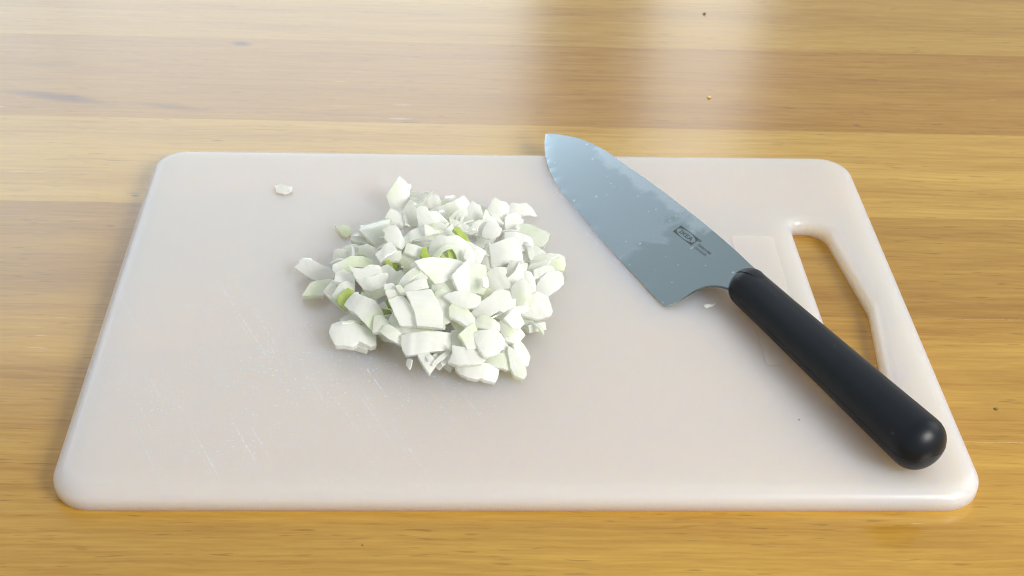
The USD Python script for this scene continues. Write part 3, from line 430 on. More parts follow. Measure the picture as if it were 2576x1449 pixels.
PIECES = [
('P',[(693,468),(705,463),(722,469),(734,471),(732,481),(716,486),(697,482)],-90,5,0,0.7,200,0,'w','small lone onion scrap far left of the heap near the back edge of the board'),
('A',[(905,1030),(940,1045),(1000,1020),(1110,1025),(1150,1090),(1165,1170),(1090,1222),(1020,1200),(975,1130)],-90,8,0,1.2,12,0,'t','thin translucent onion flake lying just left of the heap below the tall upright piece'),
('A',[(1350,1080),(1480,820),(1610,795),(1800,785),(1910,805),(1890,1120),(1640,1175),(1440,1120)],140,20,-2,3,14,90,'t','broad greyish onion slab tucked behind the left side of the tall upright piece'),
('A',[(1170,1245),(1212,1125),(1300,1130),(1500,1180),(1660,1222),(1660,1350),(1400,1355),(1290,1315)],-120,15,0,4,0,0,'w','oblong onion block sticking out left of the heap beside the translucent flake'),
('A',[(1650,1210),(1810,1180),(1915,1330),(1840,1395),(1700,1360),(1660,1285)],-100,10,-1,4,0,0,'t','greyish squat onion cube right of the oblong block at the heap left side'),
('B',[(480,95),(560,150),(640,235),(690,218),(702,262),(665,330),(650,400),(667,530),(605,640),(520,815),(420,745),(320,690),(290,580),(245,445),(270,380)],-75,48,5,2.2,16,30,'w','tall pointed onion piece standing upright at the back left of the heap'),
('B',[(310,695),(420,735),(560,870),(530,1000),(420,1060),(300,1040),(170,1065),(110,1040),(20,1045),(-60,985),(60,985),(170,940),(230,830)],-95,20,4,2.2,14,20,'w','onion piece with torn skin flap trailing left at the foot of the tall piece'),
('B',[(170,1065),(320,1025),(430,1060),(500,1180),(595,1330),(525,1450),(420,1430),(330,1390),(270,1335),(200,1230),(215,1140)],-60,25,4,3,12,0,'w','rounded onion finger sloping down below the piece with the torn skin flap'),
('B',[(665,545),(700,540),(750,650),(800,740),(855,1045),(700,1015),(540,1005),(560,870),(520,812),(600,645)],-110,30,0,2.5,0,0,'t','shaded grey onion sheet leaning against the right side of the tall upright piece'),
('B',[(640,280),(705,350),(780,390),(900,420),(1110,432),(1010,500),(950,580),(740,610),(700,545),(655,430)],120,20,0,2,-16,0,'t','bluish translucent onion petal curving down to the right of the tall piece at the back'),
('B',[(1080,445),(1160,428),(1228,460),(1268,645),(1050,685),(930,650),(955,560)],-100,30,1,3,0,0,'w','square onion chunk at the back edge of the heap next to the bluish petal'),
('B',[(1340,505),(1380,458),(1540,433),(1548,500),(1450,540)],90,10,-2,2,0,0,'t','tiny onion sliver peeking over the middle of the back edge of the heap'),
('B',[(1268,522),(1400,512),(1570,500),(1660,480),(1610,570),(1450,620),(1290,645)],-110,25,0,2.5,0,0,'t','narrow grey onion strip lying under the tiny sliver at the back edge'),
('B',[(1040,775),(1010,700),(1280,650),(1500,575),(1640,505),(1725,433),(1822,550),(1868,685),(1780,748),(1600,765),(1460,880),(1400,892),(1250,745)],-80,38,4,2.6,20,25,'w','long arched onion petal running along the back of the heap'),
('B',[(800,700),(852,655),(985,670),(1030,762),(1200,748),(1310,830),(1405,892),(1270,962),(1180,1002),(1000,1012),(865,1060),(840,900)],-85,30,5,3,16,10,'w','wide smooth onion chunk in front of the long arched petal'),
('B',[(1450,872),(1520,800),(1690,720),(1775,690),(1798,782),(1700,862),(1562,917),(1470,895)],-70,40,4,2.5,12,60,'t','small grey tab of onion hanging under the rounded end of the long arched petal'),
('B',[(530,1240),(620,1180),(845,1060),(910,1065),(990,1125),(985,1205),(850,1250),(600,1338)],-120,20,2,3,0,0,'w','straight onion stick slanting up right from the rounded finger'),
('B',[(860,1060),(1000,1010),(1270,960),(1375,1030),(1365,1130),(1240,1172),(1150,1110),(1040,1050),(970,1030)],-90,20,3,3,0,0,'t','flat greyish onion piece under the wide smooth chunk and above the glinting triangle'),
('B',[(968,1012),(1040,1030),(1152,1110),(1095,1185),(990,1205)],-70,35,5,1.5,0,0,'w','small wet glinting onion triangle near the middle left of the heap'),
('B',[(990,1200),(1100,1180),(1240,1172),(1240,1230),(1110,1330),(1060,1440),(880,1420),(640,1390),(600,1340),(850,1250)],-100,15,-1,3,0,0,'t','dull grey onion slab in the hollow below the straight stick'),
('B',[(1240,1175),(1370,1120),(1480,1000),(1560,1180),(1640,1270),(1570,1230),(1400,1260),(1250,1235)],-90,20,1,3,0,0,'w','onion bit wedged left of the green shoot above the big curled ring'),
('B',[(1543,1080),(1565,1055),(1605,1052),(1660,1100),(1740,1195),(1800,1290),(1835,1385),(1790,1375),(1690,1290),(1600,1160)],-30,25,5,2.2,0,0,'G','bright green sprouting shoot slanting in the upper middle of the heap'),
('B',[(1450,890),(1562,917),(1660,965),(1780,1010),(1860,1090),(1760,1140),(1660,1100),(1605,1052),(1560,1060),(1470,980)],-100,25,3,3,12,30,'w','smooth onion piece directly above and right of the green shoot'),
('C',[(-60,480),(40,310),(120,352),(177,362),(245,588),(135,700),(0,830),(-130,800),(-160,620)],-105,32,2,2.6,18,30,'w','leftmost leaf of the fanned onion slices at the back right of the heap'),
('C',[(180,370),(335,472),(277,645),(240,590)],-120,35,0,2.5,0,0,'t','thin dark-edged onion sliver caught between the fanned leaf and the pointed back right piece'),
('C',[(475,255),(590,325),(690,335),(748,420),(742,560),(700,780),(650,835),(540,745),(390,600),(345,480)],-85,42,3,2.5,18,0,'w','pointed five-sided onion piece standing tallest at the back right of the heap'),
('C',[(340,478),(400,600),(500,700),(602,822),(560,905),(480,785),(390,700),(285,642),(300,570)],-40,45,4,2,0,0,'w','bright thin onion fin below the pointed five-sided piece'),
('C',[(0,832),(150,680),(275,645),(155,762),(125,905),(0,935),(-150,905)],-100,32,3,2.6,14,30,'w','second of the fanned onion slices, right of the leftmost leaf'),
('C',[(125,890),(150,762),(275,645),(392,700),(290,800),(238,985),(100,950)],-95,35,3,2.6,14,30,'w','third fanned onion slice, narrow and pale, in the upper right of the heap'),
('C',[(250,900),(290,800),(395,700),(530,785),(600,835),(565,960),(400,1042),(238,985)],-90,38,4,2.6,14,20,'w','rightmost broad fanned onion slice with a rounded lower edge'),
('C',[(740,425),(800,345),(930,370),(1080,358),(1190,430),(1270,532),(1000,572),(930,515),(752,565)],-90,22,0,2,20,0,'w','flat bluish-white onion flake jutting out from the back right corner of the heap'),
('C',[(690,640),(752,560),(930,515),(992,580),(982,662),(1022,662),(1012,752),(935,800),(872,905),(720,885),(700,760)],-70,35,4,3.5,14,80,'w','chalky bright onion chunk below the jutting back right flake'),
('C',[(1020,738),(1160,752),(1350,862),(1425,880),(1523,945),(1480,1062),(1400,1150),(1250,1155),(1100,985),(885,895),(935,800)],-95,25,1,4,18,80,'g','long pale green-tinged onion wedge reaching out of the right side of the heap'),
('C',[(690,1052),(702,900),(860,908),(1000,932),(1002,1200),(970,1262),(920,1132),(850,1012),(780,992)],-60,30,4,2.5,12,0,'w','folded shiny onion piece tucked behind the big square tile'),
('C',[(1000,935),(1200,1032),(1262,1192),(1000,1265),(985,1200)],-50,32,3,3,10,0,'w','rounded onion cube right of the folded shiny piece'),
('F',[(385,-30),(450,-15),(690,-100),(850,-150),(942,0),(1002,150),(1012,292),(780,312),(600,370),(435,405),(405,130)],-90,38,6,3,20,0,'w','big square onion tile facing forward in the right of the heap'),
('F',[(280,110),(385,-25),(405,130),(432,405),(400,480),(310,490),(225,310)],-100,25,0,3,0,0,'t','grey onion strip in the gap left of the big square tile'),
('D',[(105,515),(205,435),(183,405),(260,340),(370,328),(450,400),(600,490),(812,560),(860,705),(750,752),(540,762),(390,702),(200,590)],-110,25,1,3,14,70,'w','long onion piece with a notched rounded tip, leftmost of the heap'),
('D',[(255,1030),(400,830),(520,790),(700,760),(835,752),(820,820),(655,985),(640,1042),(350,1047)],-80,20,1,4,0,0,'w','smooth four-sided onion chunk below the notched leftmost piece'),
('D',[(1010,130),(1100,85),(1250,85),(1345,125),(1340,255),(1200,250),(1050,195)],-110,15,0,3,10,0,'t','dim rounded onion bit behind the crumpled piece at the left of the heap'),
('D',[(1340,100),(1480,80),(1700,180),(1650,260),(1730,400),(1760,520),(1600,470),(1500,320),(1430,260),(1340,240)],-100,15,-1,3,0,0,'t','blurry grey onion sheet in the hollow right of the crumpled piece'),
('D',[(745,440),(830,320),(850,220),(930,170),(1020,190),(1160,240),(1430,258),(1500,322),(1160,330),(1030,400),(860,460),(770,465)],-130,28,1,2,10,40,'t','crumpled grey onion membrane piece at the left of the heap'),
('D',[(830,565),(838,480),(1030,385),(1170,312),(1400,308),(1560,370),(1605,475),(1500,505),(1285,490),(1195,530),(1172,625),(1040,592),(900,625)],-95,30,3,2.8,12,80,'w','arched onion curl in front of the crumpled membrane'),
('D',[(868,772),(900,622),(1040,585),(1180,655),(1252,690),(1237,828),(1080,800),(1000,815)],-70,22,4,5,0,0,'w','neat little onion cube below the arched curl'),
('D',[(650,982),(830,775),(985,840),(822,1062),(905,1182),(760,1102),(700,1040)],-120,20,3,4,0,0,'t','left step of the onion bar beneath the little cube'),
('D',[(820,1062),(985,840),(1110,798),(1232,842),(1217,988),(1105,945),(915,1120),(862,1112)],-100,20,4,4,0,0,'w','right step of the onion bar beneath the little cube'),
('D',[(910,1130),(1110,942),(1205,982),(1182,1042),(1042,1192),(1062,1312),(965,1245)],-100,30,4,4,0,0,'G','yellow-green onion core slice at the end of the bar on the left of the heap'),
('D',[(760,1100),(905,1182),(960,1245),(1062,1315),(1130,1350),(1100,1390),(1000,1330),(860,1210)],-100,50,1,2,0,0,'g','pale underside of onion below the yellow-green core slice'),
('G',[(460,-66),(520,-156),(650,-271),(712,-266),(722,-226),(880,-146),(1050,-86),(1122,14),(1197,140),(1160,200),(1060,202),(1030,390),(990,432),(840,290),(700,150),(560,60)],-110,25,4,4.5,24,-35,'w','ridged onion bar sloping down to the right on the lower left of the heap'),
('D',[(1170,520),(1240,550),(1390,572),(1560,472),(1700,463),(1765,522),(1765,650),(1600,722),(1385,752),(1285,732),(1230,622)],-90,25,6,2.5,14,60,'w','saddle-shaped onion tile with a pointed left corner, left of centre in the heap'),
('D',[(1295,738),(1400,755),(1600,725),(1765,650),(1880,640),(1885,842),(1755,902),(1590,972),(1430,935),(1350,825)],-85,42,4,3,14,20,'w','second onion layer showing right under the saddle-shaped tile'),
('D',[(1425,935),(1590,975),(1755,905),(1872,870),(1865,1045),(1640,1132),(1500,1092)],-85,45,1,3,14,20,'y','shaded yellowish onion layer lowest under the saddle-shaped tile'),
('E',[(15,260),(180,115),(290,45),(400,180),(365,215),(230,300),(105,390)],-110,20,6,4.5,0,0,'w','clean-cut onion stick with square ends above the green hollow, left of centre'),
('E',[(200,388),(365,218),(490,210),(495,322),(440,388),(320,397)],-90,25,4,3,8,0,'t','rounded onion nub right under the clean-cut stick'),
('E',[(585,195),(620,83),(790,110),(942,160),(905,250),(895,332),(740,285),(590,220)],-85,35,5,3.5,0,0,'w','onion block whose right end touches the bright green heart'),
('E',[(942,148),(985,153),(990,242),(1057,292),(1030,332),(940,342),(893,292),(912,230)],-70,35,5,3,0,0,'G','bright green onion heart slice left of the big curled ring'),
('E',[(490,325),(590,218),(740,290),(897,340),(800,425),(705,470),(690,535),(570,672),(548,500),(450,390)],-100,15,1,3,0,0,'t','grey onion slab in the hollow left of the large glossy petal'),
('E',[(205,405),(260,398),(310,460),(330,540),(240,470)],-80,40,3,2,0,0,'G','small green leaf tip on the left side of the green hollow'),
('E',[(320,470),(410,430),(420,540),(395,605),(335,545)],-80,30,0,2,0,0,'D','dark green sprout deep in the hollow left of centre'),
('E',[(240,470),(330,545),(400,605),(510,580),(572,665),(430,845),(285,865),(215,745),(140,700),(120,520)],-95,20,3,3,16,0,'t','smooth grey onion slab in front of the green hollow'),
('E',[(1070,145),(1090,30),(1150,-32),(1222,-112),(1400,-58),(1570,-85),(1730,0),(1840,92),(1900,200),(1840,420),(1720,420),(1650,350),(1600,240),(1480,130),(1330,150),(1210,230),(1180,330),(1080,330)],-85,38,6,3,16,0,'w','big curled onion ring arching over the green centre of the heap'),
('E',[(1085,330),(1205,210),(1290,130),(1400,85),(1560,100),(1660,200),(1700,330),(1690,420),(1610,375),(1570,240),(1500,150),(1400,160),(1300,210),(1220,320)],-85,38,7,2.5,14,0,'g','inner pale green onion arch nested in the big curled ring'),
('E',[(1405,170),(1460,165),(1540,200),(1580,290),(1610,375),(1560,360),(1490,345),(1440,335)],-80,40,5,2.5,10,0,'G','green rimmed onion core inside the nested arch'),
('E',[(1250,240),(1285,255),(1340,325),(1295,330)],-80,30,5,1.5,0,0,'G','thin yellow-green strip inside the nested arch, left of the core'),
('E',[(1200,320),(1230,220),(1320,200),(1420,180),(1450,340),(1340,345)],-90,30,2,2,0,0,'y','yellowish onion wall at the back of the nested arch'),
('E',[(695,480),(790,432),(870,500),(810,500),(712,545)],-100,20,4,3,0,0,'t','small onion corner poking out left of the large glossy petal'),
('E',[(790,415),(950,355),(1100,335),(1300,338),(1480,340),(1600,380),(1725,432),(1640,540),(1510,640),(1460,705),(1280,802),(1180,805),(1062,692),(930,580),(872,520)],-75,32,9,2.6,22,80,'w','large glossy onion petal pointing left at the centre of the heap'),
('E',[(1730,330),(1745,220),(1850,138),(1895,205),(1918,400),(1840,452),(1800,392)],-75,40,8,3,10,0,'w','white rounded onion nub at the right foot of the big curled ring'),
('F',[(70,190),(100,60),(200,70),(302,130),(240,240),(190,352),(80,345)],-75,35,7,4,0,0,'w','chunky onion cube right of the white nub at the ring foot'),
('F',[(-60,-60),(20,-40),(110,20),(200,70),(100,75),(72,170),(30,60)],-80,35,5,3,0,0,'w','onion shoulder of the ring between the white nub and chunky cube'),
('E',[(1000,765),(1055,685),(1172,805),(1110,870),(1105,960),(1040,905)],-100,25,3,3,0,0,'g','shaded triangular onion bit between fan-cut root and the large glossy petal'),
('E',[(1110,955),(1112,850),(1172,805),(1270,800),(1400,890),(1555,1012),(1380,1035),(1320,950),(1222,972)],-85,30,4,3,12,0,'t','translucent onion bit above the striped green one in the middle of the heap'),
('E',[(1170,1000),(1240,958),(1330,943),(1390,1042),(1512,1212),(1462,1262),(1452,1400),(1500,1500),(1420,1590),(1320,1620),(1280,1400),(1222,1225)],-85,35,4,3,10,0,'g','striped pale green onion piece right of the two ribbed tiles'),
('E',[(1280,802),(1462,705),(1520,660),(1560,830),(1640,992),(1560,1010),(1400,890)],-80,45,4,3,0,0,'g','green-shaded onion side in the groove below the large glossy petal'),
('E',[(1510,690),(1640,540),(1795,400),(1815,560),(1830,1002),(1640,995),(1560,830)],-60,45,8,3,0,0,'w','upright wedge of onion with a pointed top right of the large glossy petal'),
('F',[(-62,350),(150,350),(300,390),(305,640),(310,780),(270,940),(150,905),(-50,922),(-32,700)],-80,42,7,4,0,90,'g','tall striped greenish onion block right of the upright wedge'),
('F',[(260,640),(330,635),(352,790),(310,808),(268,785)],-60,40,9,2,0,0,'w','tiny square onion tab stuck on the right side of the striped block'),
('F',[(300,800),(400,850),(480,900),(370,1010),(200,1120),(160,1000),(270,940)],-90,20,1,3,0,0,'y','pale onion floor piece with a green fleck below the striped block'),
('F',[(310,560),(460,450),(690,400),(702,480),(660,560),(722,650),(800,820),(650,825),(480,902),(400,850),(335,740)],-90,28,4,3,14,30,'t','glassy wet onion piece right of the striped block'),
('F',[(700,450),(780,310),(1000,308),(970,380),(860,545),(730,655)],-120,32,5,3,0,0,'t','grey left face of the folded strip under the big square tile'),
('F',[(728,655),(870,535),(985,330),(1050,290),(1170,300),(1090,480),(1030,562),(1000,650),(870,760),(800,825)],-50,35,6,3,16,60,'w','bright onion strip slanting down left from under the big square tile'),
('F',[(1000,160),(1000,50),(1260,18),(1445,90),(1330,180),(1100,292),(1010,292)],-100,18,0,3,14,0,'t','ghostly grey onion sheet right of the big square tile'),
('F',[(1020,292),(1300,220),(1560,138),(1692,180),(1540,272),(1300,342),(1180,372),(1165,300)],-120,25,2,2.5,12,60,'t','upper grey rib of the layered onion wedge at the far right'),
('F',[(1110,485),(1185,372),(1300,342),(1540,272),(1490,385),(1330,470),(1180,522)],-110,25,2,2.5,12,60,'t','lower grey rib of the layered onion wedge at the far right'),
('F',[(1470,385),(1545,270),(1692,180),(1832,213),(1842,380),(1800,472),(1640,482),(1575,400)],-70,30,3,3.5,12,20,'w','white blunt end of the layered wedge, rightmost of the heap'),
('F',[(1240,490),(1470,392),(1585,420),(1625,480),(1500,562),(1380,605),(1262,640)],-80,35,4,3.5,6,110,'w','tube-like onion finger under the layered wedge at the right'),
('F',[(1030,562),(1092,508),(1180,530),(1252,640),(1272,902),(1192,962),(1170,790),(1062,690),(1000,650)],-60,35,5,3,8,30,'w','rounded onion shoulder left of the tube-like finger'),
('F',[(1270,835),(1370,660),(1500,550),(1640,488),(1800,480),(1822,560),(1812,722),(1700,832),(1600,902),(1510,972),(1380,935),(1285,880)],-70,28,4,3,16,40,'w','broad smooth onion petal on the right edge of the heap'),
('F',[(800,825),(880,752),(1000,655),(1070,690),(1152,790),(1192,942),(1165,1165),(1000,1152),(862,1155),(820,1000)],-90,42,5,2.8,10,0,'t','grey arch-shaped onion piece with a rounded top in the lower right'),
('F',[(1165,1170),(1192,990),(1290,900),(1510,970),(1562,1120),(1592,1250),(1560,1350),(1440,1380),(1300,1392),(1200,1350),(1020,1292)],-60,25,3,3.5,20,40,'w','heart-shaped white onion slab at the lower right edge of the heap'),
('F',[(0,1322),(200,1120),(370,1010),(480,900),(620,830),(795,832),(807,1000),(760,1200),(640,1285),(560,1242),(400,1340),(200,1352),(20,1352)],-75,32,6,2.8,16,50,'w','large boat-shaped onion petal curving through the lower right of the heap'),
('F',[(760,1060),(862,1055),(867,1192),(740,1210)],-60,35,4,2.5,0,0,'w','small squared onion flap right of the boat-shaped petal'),
('F',[(480,1342),(560,1250),(760,1212),(860,1192),(1050,1152),(1165,1170),(1020,1292),(870,1250),(620,1445),(560,1400)],-85,25,2,3,0,0,'w','onion strip lying under the boat-shaped petal and the grey arch'),
('4',[(240,347),(370,315),(550,320),(645,352),(640,420),(600,470),(480,492),(340,432)],-75,30,7,3,12,60,'w','leaf-shaped onion petal with a sharp left tip, below the striped block'),
('4',[(290,480),(340,434),(480,492),(575,605),(565,680),(505,700),(400,640),(300,570)],-70,25,5,3.5,12,30,'w','plump onion petal right of the striped green piece, under the sharp-tipped leaf'),
('H',[(800,270),(900,230),(1020,290),(1145,350),(1030,425),(910,447)],-90,15,0,3,0,0,'y','yellow shaded onion triangle over the dark gap near the front'),
('H',[(180,400),(200,315),(440,318),(525,345),(450,420),(390,477),(190,475)],-90,20,0,3,0,0,'y','yellowish onion bit beneath the front edge of the two ribbed tiles'),
('3',[(1472,492),(1590,440),(1672,420),(1760,560),(1838,635),(1888,855),(1640,840),(1555,690)],-85,30,6,4,18,90,'w','left one of the two ribbed onion tiles at the front centre'),
('E',[(615,990),(840,955),(1075,910),(1125,1010),(1210,1210),(1285,1400),(1306,1650),(1150,1625),(830,1600),(800,1430),(740,1280),(690,1160)],-80,30,7,4.5,20,90,'w','right and larger of the two ribbed onion tiles at the front centre'),
('E',[(540,1047),(618,1035),(690,1165),(745,1290),(700,1250),(630,1160)],-120,35,4,3,0,0,'D','dark green sliver in the slit between the two ribbed tiles'),
('E',[(225,1180),(270,1165),(300,1280),(260,1270)],-90,30,1,2,0,0,'D','tiny green shred left of the ribbed tiles'),
('G',[(1175,80),(1340,113),(1358,130),(1200,152)],-90,15,-1,1.5,0,0,'D','green leaf-shaped shred lying on the board in the gap right of the ridged bar'),
('G',[(1335,300),(1420,138),(1555,350),(1530,362),(1380,348)],-90,25,1,3,0,0,'t','small grey onion triangle left below the ribbed tiles'),
('G',[(1300,372),(1400,343),(1560,375),(1760,400),(1925,442),(1925,532),(1600,545),(1560,562),(1420,450)],-95,20,1,3,0,0,'t','long greyish onion layer under the ribbed tiles, above the front bar'),
('G',[(1060,200),(1190,208),(1235,255),(1330,312),(1380,350),(1250,392),(1170,482),(1120,502),(1030,492),(1035,390)],-90,25,2,4,10,0,'t','frosty onion chunk at the lower end of the ridged bar'),
('G',[(1160,490),(1250,395),(1330,388),(1480,480),(1595,580),(1592,727),(1480,702),(1300,612)],-100,28,2,4,16,-30,'w','short sloping onion bar between the frosty chunk and the front bar'),
('H',[(-149,640),(-139,500),(0,485),(130,480),(240,472),(400,478),(500,465),(700,470),(805,458),(835,600),(832,762),(560,802),(350,832),(150,872),(0,892),(-60,885),(-110,800)],-80,32,2,4,22,0,'w','wide curved front bar of onion with a segmented top edge'),
('H',[(803,458),(910,447),(1035,420),(1130,365),(985,510),(1060,640),(1105,722),(940,742),(833,765)],-90,22,0,3,0,0,'t','grey end of onion right behind the wide front bar'),
('H',[(975,510),(1130,370),(1232,310),(1295,460),(1250,482),(1285,650),(1292,770),(1120,782),(1060,640)],-60,32,4,3.5,0,0,'w','kite-shaped onion piece right of the wide front bar'),
('H',[(1235,250),(1360,148),(1440,155),(1640,240),(1722,290),(1732,400),(1680,442),(1540,400),(1280,342),(1238,300)],-80,25,5,2.8,12,0,'t','glassy onion slice with wet glints above the big front chunk'),
('H',[(1275,345),(1540,402),(1600,440),(1300,465)],-90,20,2,3,0,0,'y','strip of onion visible under the glassy slice'),
('H',[(1250,482),(1340,455),(1550,440),(1650,440),(1762,520),(1822,622),(1812,742),(1702,862),(1480,942),(1420,902),(1350,782),(1290,640)],-75,30,5,5,22,0,'w','big thick onion chunk facing front in the lower right of the heap'),
('H',[(1820,655),(1882,730),(1800,800),(1770,795)],-60,20,1,3,0,0,'w','little onion corner right of the big thick chunk'),
('H',[(1725,290),(1845,198),(2000,380),(1910,535),(1830,545),(1740,440)],-110,28,3,4,0,0,'t','grey flat-faced onion piece right of the glassy slice'),
('H',[(1840,200),(2010,38),(2112,70),(2132,160),(2207,290),(2112,388),(1990,372)],-45,32,5,4,0,0,'w','bright blocky onion piece at the lower right edge below the heart-shaped slab'),
('H',[(1825,560),(2000,400),(2120,398),(2232,490),(2152,592),(2102,642),(2022,682),(1900,625)],-60,28,3,5,10,0,'w','rounded onion lump at the right edge under the bright blocky piece'),
('H',[(2008,660),(2120,610),(2202,700),(2282,830),(2313,930),(2272,1102),(2180,1082),(2120,962),(2040,830)],-50,30,2,5,10,60,'w','fat almond-shaped onion piece at the lower right corner'),
('H',[(1908,835),(1920,738),(2010,800),(2122,980),(2222,1150),(2242,1290),(2190,1352),(2042,1292),(1960,1150)],-75,28,3,4,16,60,'w','long tapering onion piece frontmost at the lower right, beside the almond-shaped one'),
('H',[(1480,935),(1700,888),(1900,888),(1912,1010),(1952,1142),(1870,1165),(1660,1132),(1460,1082),(1340,1052)],-85,22,1,3.5,14,0,'g','pale greenish onion piece with a green vein left of the tapering one'),
('H',[(835,738),(1110,782),(1290,772),(1400,862),(1462,982),(1372,1052),(1250,1072),(930,1082),(770,1002),(842,882)],-75,28,3,4.5,18,20,'w','large flat-topped onion piece below the big thick chunk near the front'),
('H',[(675,1012),(740,920),(832,885),(775,1002),(925,1085),(900,1122),(800,1092)],-110,22,0,3,8,0,'w','curled onion edge at the left end of the flat-topped piece'),
('H',[(613,1042),(650,990),(717,1030),(632,1092)],-80,10,0,1.5,0,0,'w','tiny onion crumb at the left tip of the front group'),
('H',[(910,1122),(1250,1072),(1500,1090),(1717,1160),(1702,1272),(1642,1402),(1420,1372),(1382,1332),(1290,1362),(1120,1312),(1000,1242)],-80,25,1,4,18,0,'w','foremost long onion piece with a blocky right end'),
('H',[(160,890),(240,800),(302,850),(430,952),(497,1080),(440,1172),(385,1252),(300,1142)],-75,20,1,3.5,0,0,'w','separate oblong onion piece standing alone in front of the wide front bar'),
('H',[(1797,850),(1905,800),(1905,892),(1800,885)],-90,20,1,2.5,0,0,'t','small onion scrap between the big thick chunk and the tapering piece'),
('G',[(190,462),(235,345),(470,313),(700,345),(900,430),(1050,530),(1063,700),(980,742),(860,712),(722,660),(722,722),(620,777),(450,742),(310,732),(222,572)],-85,18,1,4.5,26,10,'w','large loose onion piece with a notch lying apart at the lower left of the heap'),
('P',[(1773,769),(1782,767),(1793,765),(1786,770),(1779,774),(1775,772)],-90,5,0,0.5,200,0,'w','tiny onion shred on the board under the heel of the knife blade')
]
for i, (crop, pts, az, ang, dz, th, bend, bax, tone, label) in enumerate(PIECES):
    o = obj('onion_piece', piece_mesh(crop, pts, az, ang, dz, th, bend, bax, i+11), OM[tone], smooth=30)
    tag(o, label, 'onion piece', 'chopped onion pieces on the cutting board')
# the fan-cut root piece: ribs spreading from a greenish root
FAN = [('w', [(415, 872), (600, 662), (808, 488), (850, 550), (868, 600), (645, 795), (560, 872), (500, 935)], -110, 30, 8), ('w', [(600, 880), (640, 798), (880, 642), (880, 572), (985, 610), (1005, 720), (780, 802)], -90, 35, 7.5),
       ('w', [(545, 985), (600, 890), (780, 800), (987, 723), (1028, 900), (840, 942), (620, 988)], -75, 35, 8), ('w', [(178, 900), (195, 853), (330, 855), (415, 935), (340, 930)], -100, 35, 7.5), ('g', [(185, 940), (200, 905), (340, 930), (430, 960), (330, 970)], -90, 35, 7.2),
       ('w', [(210, 990), (330, 965), (440, 965), (500, 1050), (385, 1062), (262, 1122), (222, 1025)], -90, 35, 7), ('g', [(415, 895), (480, 878), (545, 960), (615, 990), (600, 1042), (505, 1045), (450, 960)], -90, 30, 7.4)]
fan = thing('onion_root_fan')
tag(fan, 'fan-cut onion root piece with ribs spreading from a yellowish green root, left of centre', 'onion piece', 'chopped onion pieces on the cutting board')
zc = heap_hit((1500+560/4.83)/1.59006, (960+850/4.83)/1.59006)
for i, (tone, pts, az, ang, dz) in enumerate(FAN):
    obj('rib' if i < 6 else 'root', piece_mesh('E', pts, az, ang, dz, 2.6, 14, 30, 300+i), OM[tone], fan, smooth=30)
# small bits deep in the heap that show only through the gaps
under_bits = []
for i in range(70):
    a, r = rng.uniform(0, 2*math.pi), math.sqrt(rng.uniform(0, 1))*0.80
    x, y = DC[0]+DR[0]*r*math.cos(a), DC[1]+DR[1]*r*math.sin(a)
    h = max(0.0, heap(x, y)-0.0050)*rng.uniform(0.2, 1)
    m = trimesh.creation.box((rng.uniform(0.005, 0.010), rng.uniform(0.005, 0.009), rng.uniform(0.0025, 0.004)))
    m.apply_transform(trimesh.transformations.euler_matrix(rng.normal(0, 0.3), rng.normal(0, 0.3), rng.uniform(0, 6)))
    m.apply_translation((x, y, BT+h)); m.apply_translation((0, 0, max(0, BT+0.0002-m.bounds[0][2]))); under_bits.append(m)
core = obj('onion_mince', trimesh.util.concatenate(under_bits), OM['w'], smooth=False)
tag(core, 'small onion bits deep inside the chopped heap, glimpsed through its gaps', kind='stuff')

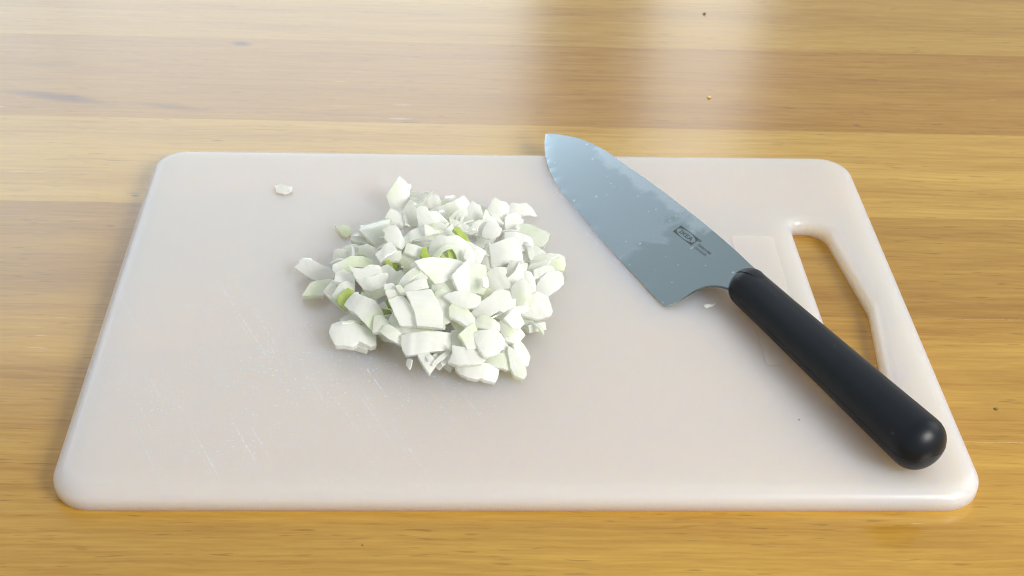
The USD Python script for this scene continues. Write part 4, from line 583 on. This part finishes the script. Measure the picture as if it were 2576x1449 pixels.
# thin slivers and shreds that the knife left between and beside the larger pieces
sl = []
for i in range(64):
    a, r = rng.uniform(0, 2*math.pi), math.sqrt(rng.uniform(0.03, 1.0))*0.88
    x, y = DC[0]+DR[0]*r*math.cos(a), DC[1]+DR[1]*r*math.sin(a)
    l, w, tk = rng.uniform(0.0025, 0.0065), rng.uniform(0.0007, 0.0016), rng.uniform(0.0004, 0.0008)
    q = np.linspace(-1, 1, 7); wv = w*(1-0.75*q**2)*(0.7+0.6*rng.random(7)); cy = rng.normal(0, 0.0009)*q**2; cz = -rng.uniform(0, 0.0014)*q**2
    v = np.vstack([np.c_[q*l, cy-wv, cz], np.c_[q*l, cy+wv, cz], np.c_[q*l, cy-wv, cz-tk], np.c_[q*l, cy+wv, cz-tk]]); f = []
    for k in range(6):
        for A, B in ((0, 7), (21, 14), (14, 0), (7, 21)): f += [(A+k, A+k+1, B+k+1), (A+k, B+k+1, B+k)]
    f += [(0, 7, 21), (0, 21, 14), (6, 27, 13), (6, 20, 27)]
    m = trimesh.Trimesh(v, f, process=False); m.fix_normals()
    m.apply_transform(trimesh.transformations.euler_matrix(rng.normal(0, 0.35), rng.normal(0, 0.3), rng.uniform(0, 6.3)))
    m.apply_translation((x, y, BT+heap(x, y)+0.0015)); m.apply_translation((0, 0, max(0, BT+0.0001-m.bounds[0][2]))); sl.append(m)
tag(obj('onion_slivers', trimesh.util.concatenate(sl), OM['w'], smooth=40), 'tiny white onion slivers scattered over and around the chopped heap', kind='stuff')

# ---------------------------------------------------------------- crumbs on the table
def crumb(name, px, py, z, r, m, label, seed):
    s = trimesh.creation.icosphere(2, r); s.vertices *= (1.2, 0.9, 0.6); s.vertices *= (0.7+0.6*meshkit.noise(s.vertices/r*1.3+seed, seed))[:, None]
    p = on(px, py, z); s.apply_translation((p[0], p[1], z-s.bounds[0][2])); tag(obj(name, s, m, smooth=20), label, 'crumb')
crumb_dark = mat('crumb_brown', {'p': ('principled_bsdf', {'base_color': (0.13, 0.09, 0.045), 'roughness': 0.6})}, [])
crumb_gold = mat('crumb_golden', {'p': ('principled_bsdf', {'base_color': (0.72, 0.52, 0.22), 'roughness': 0.5})}, [])
crumb('crumb', 1772, 36, 0, 0.0008, crumb_dark, 'dark crumb on the wooden table at the top of the picture, beyond the knife', 3)
crumb('crumb', 1784, 246, 0, 0.0009, crumb_gold, 'golden crumb on the wooden table between the back planks and the knife', 5)
crumb('crumb', 2506, 1030, 0, 0.0007, crumb_dark, 'brown crumb on the wooden table right of the cutting board', 8)
crumb('crumb', 2010, 1057, BT, 0.0003, crumb_dark, 'dark speck on the cutting board left of the black handle', 9)
crumb('crumb', 912, 1372, 0, 0.0003, crumb_dark, 'tiny dark speck on the table in front of the board, left of centre', 11)
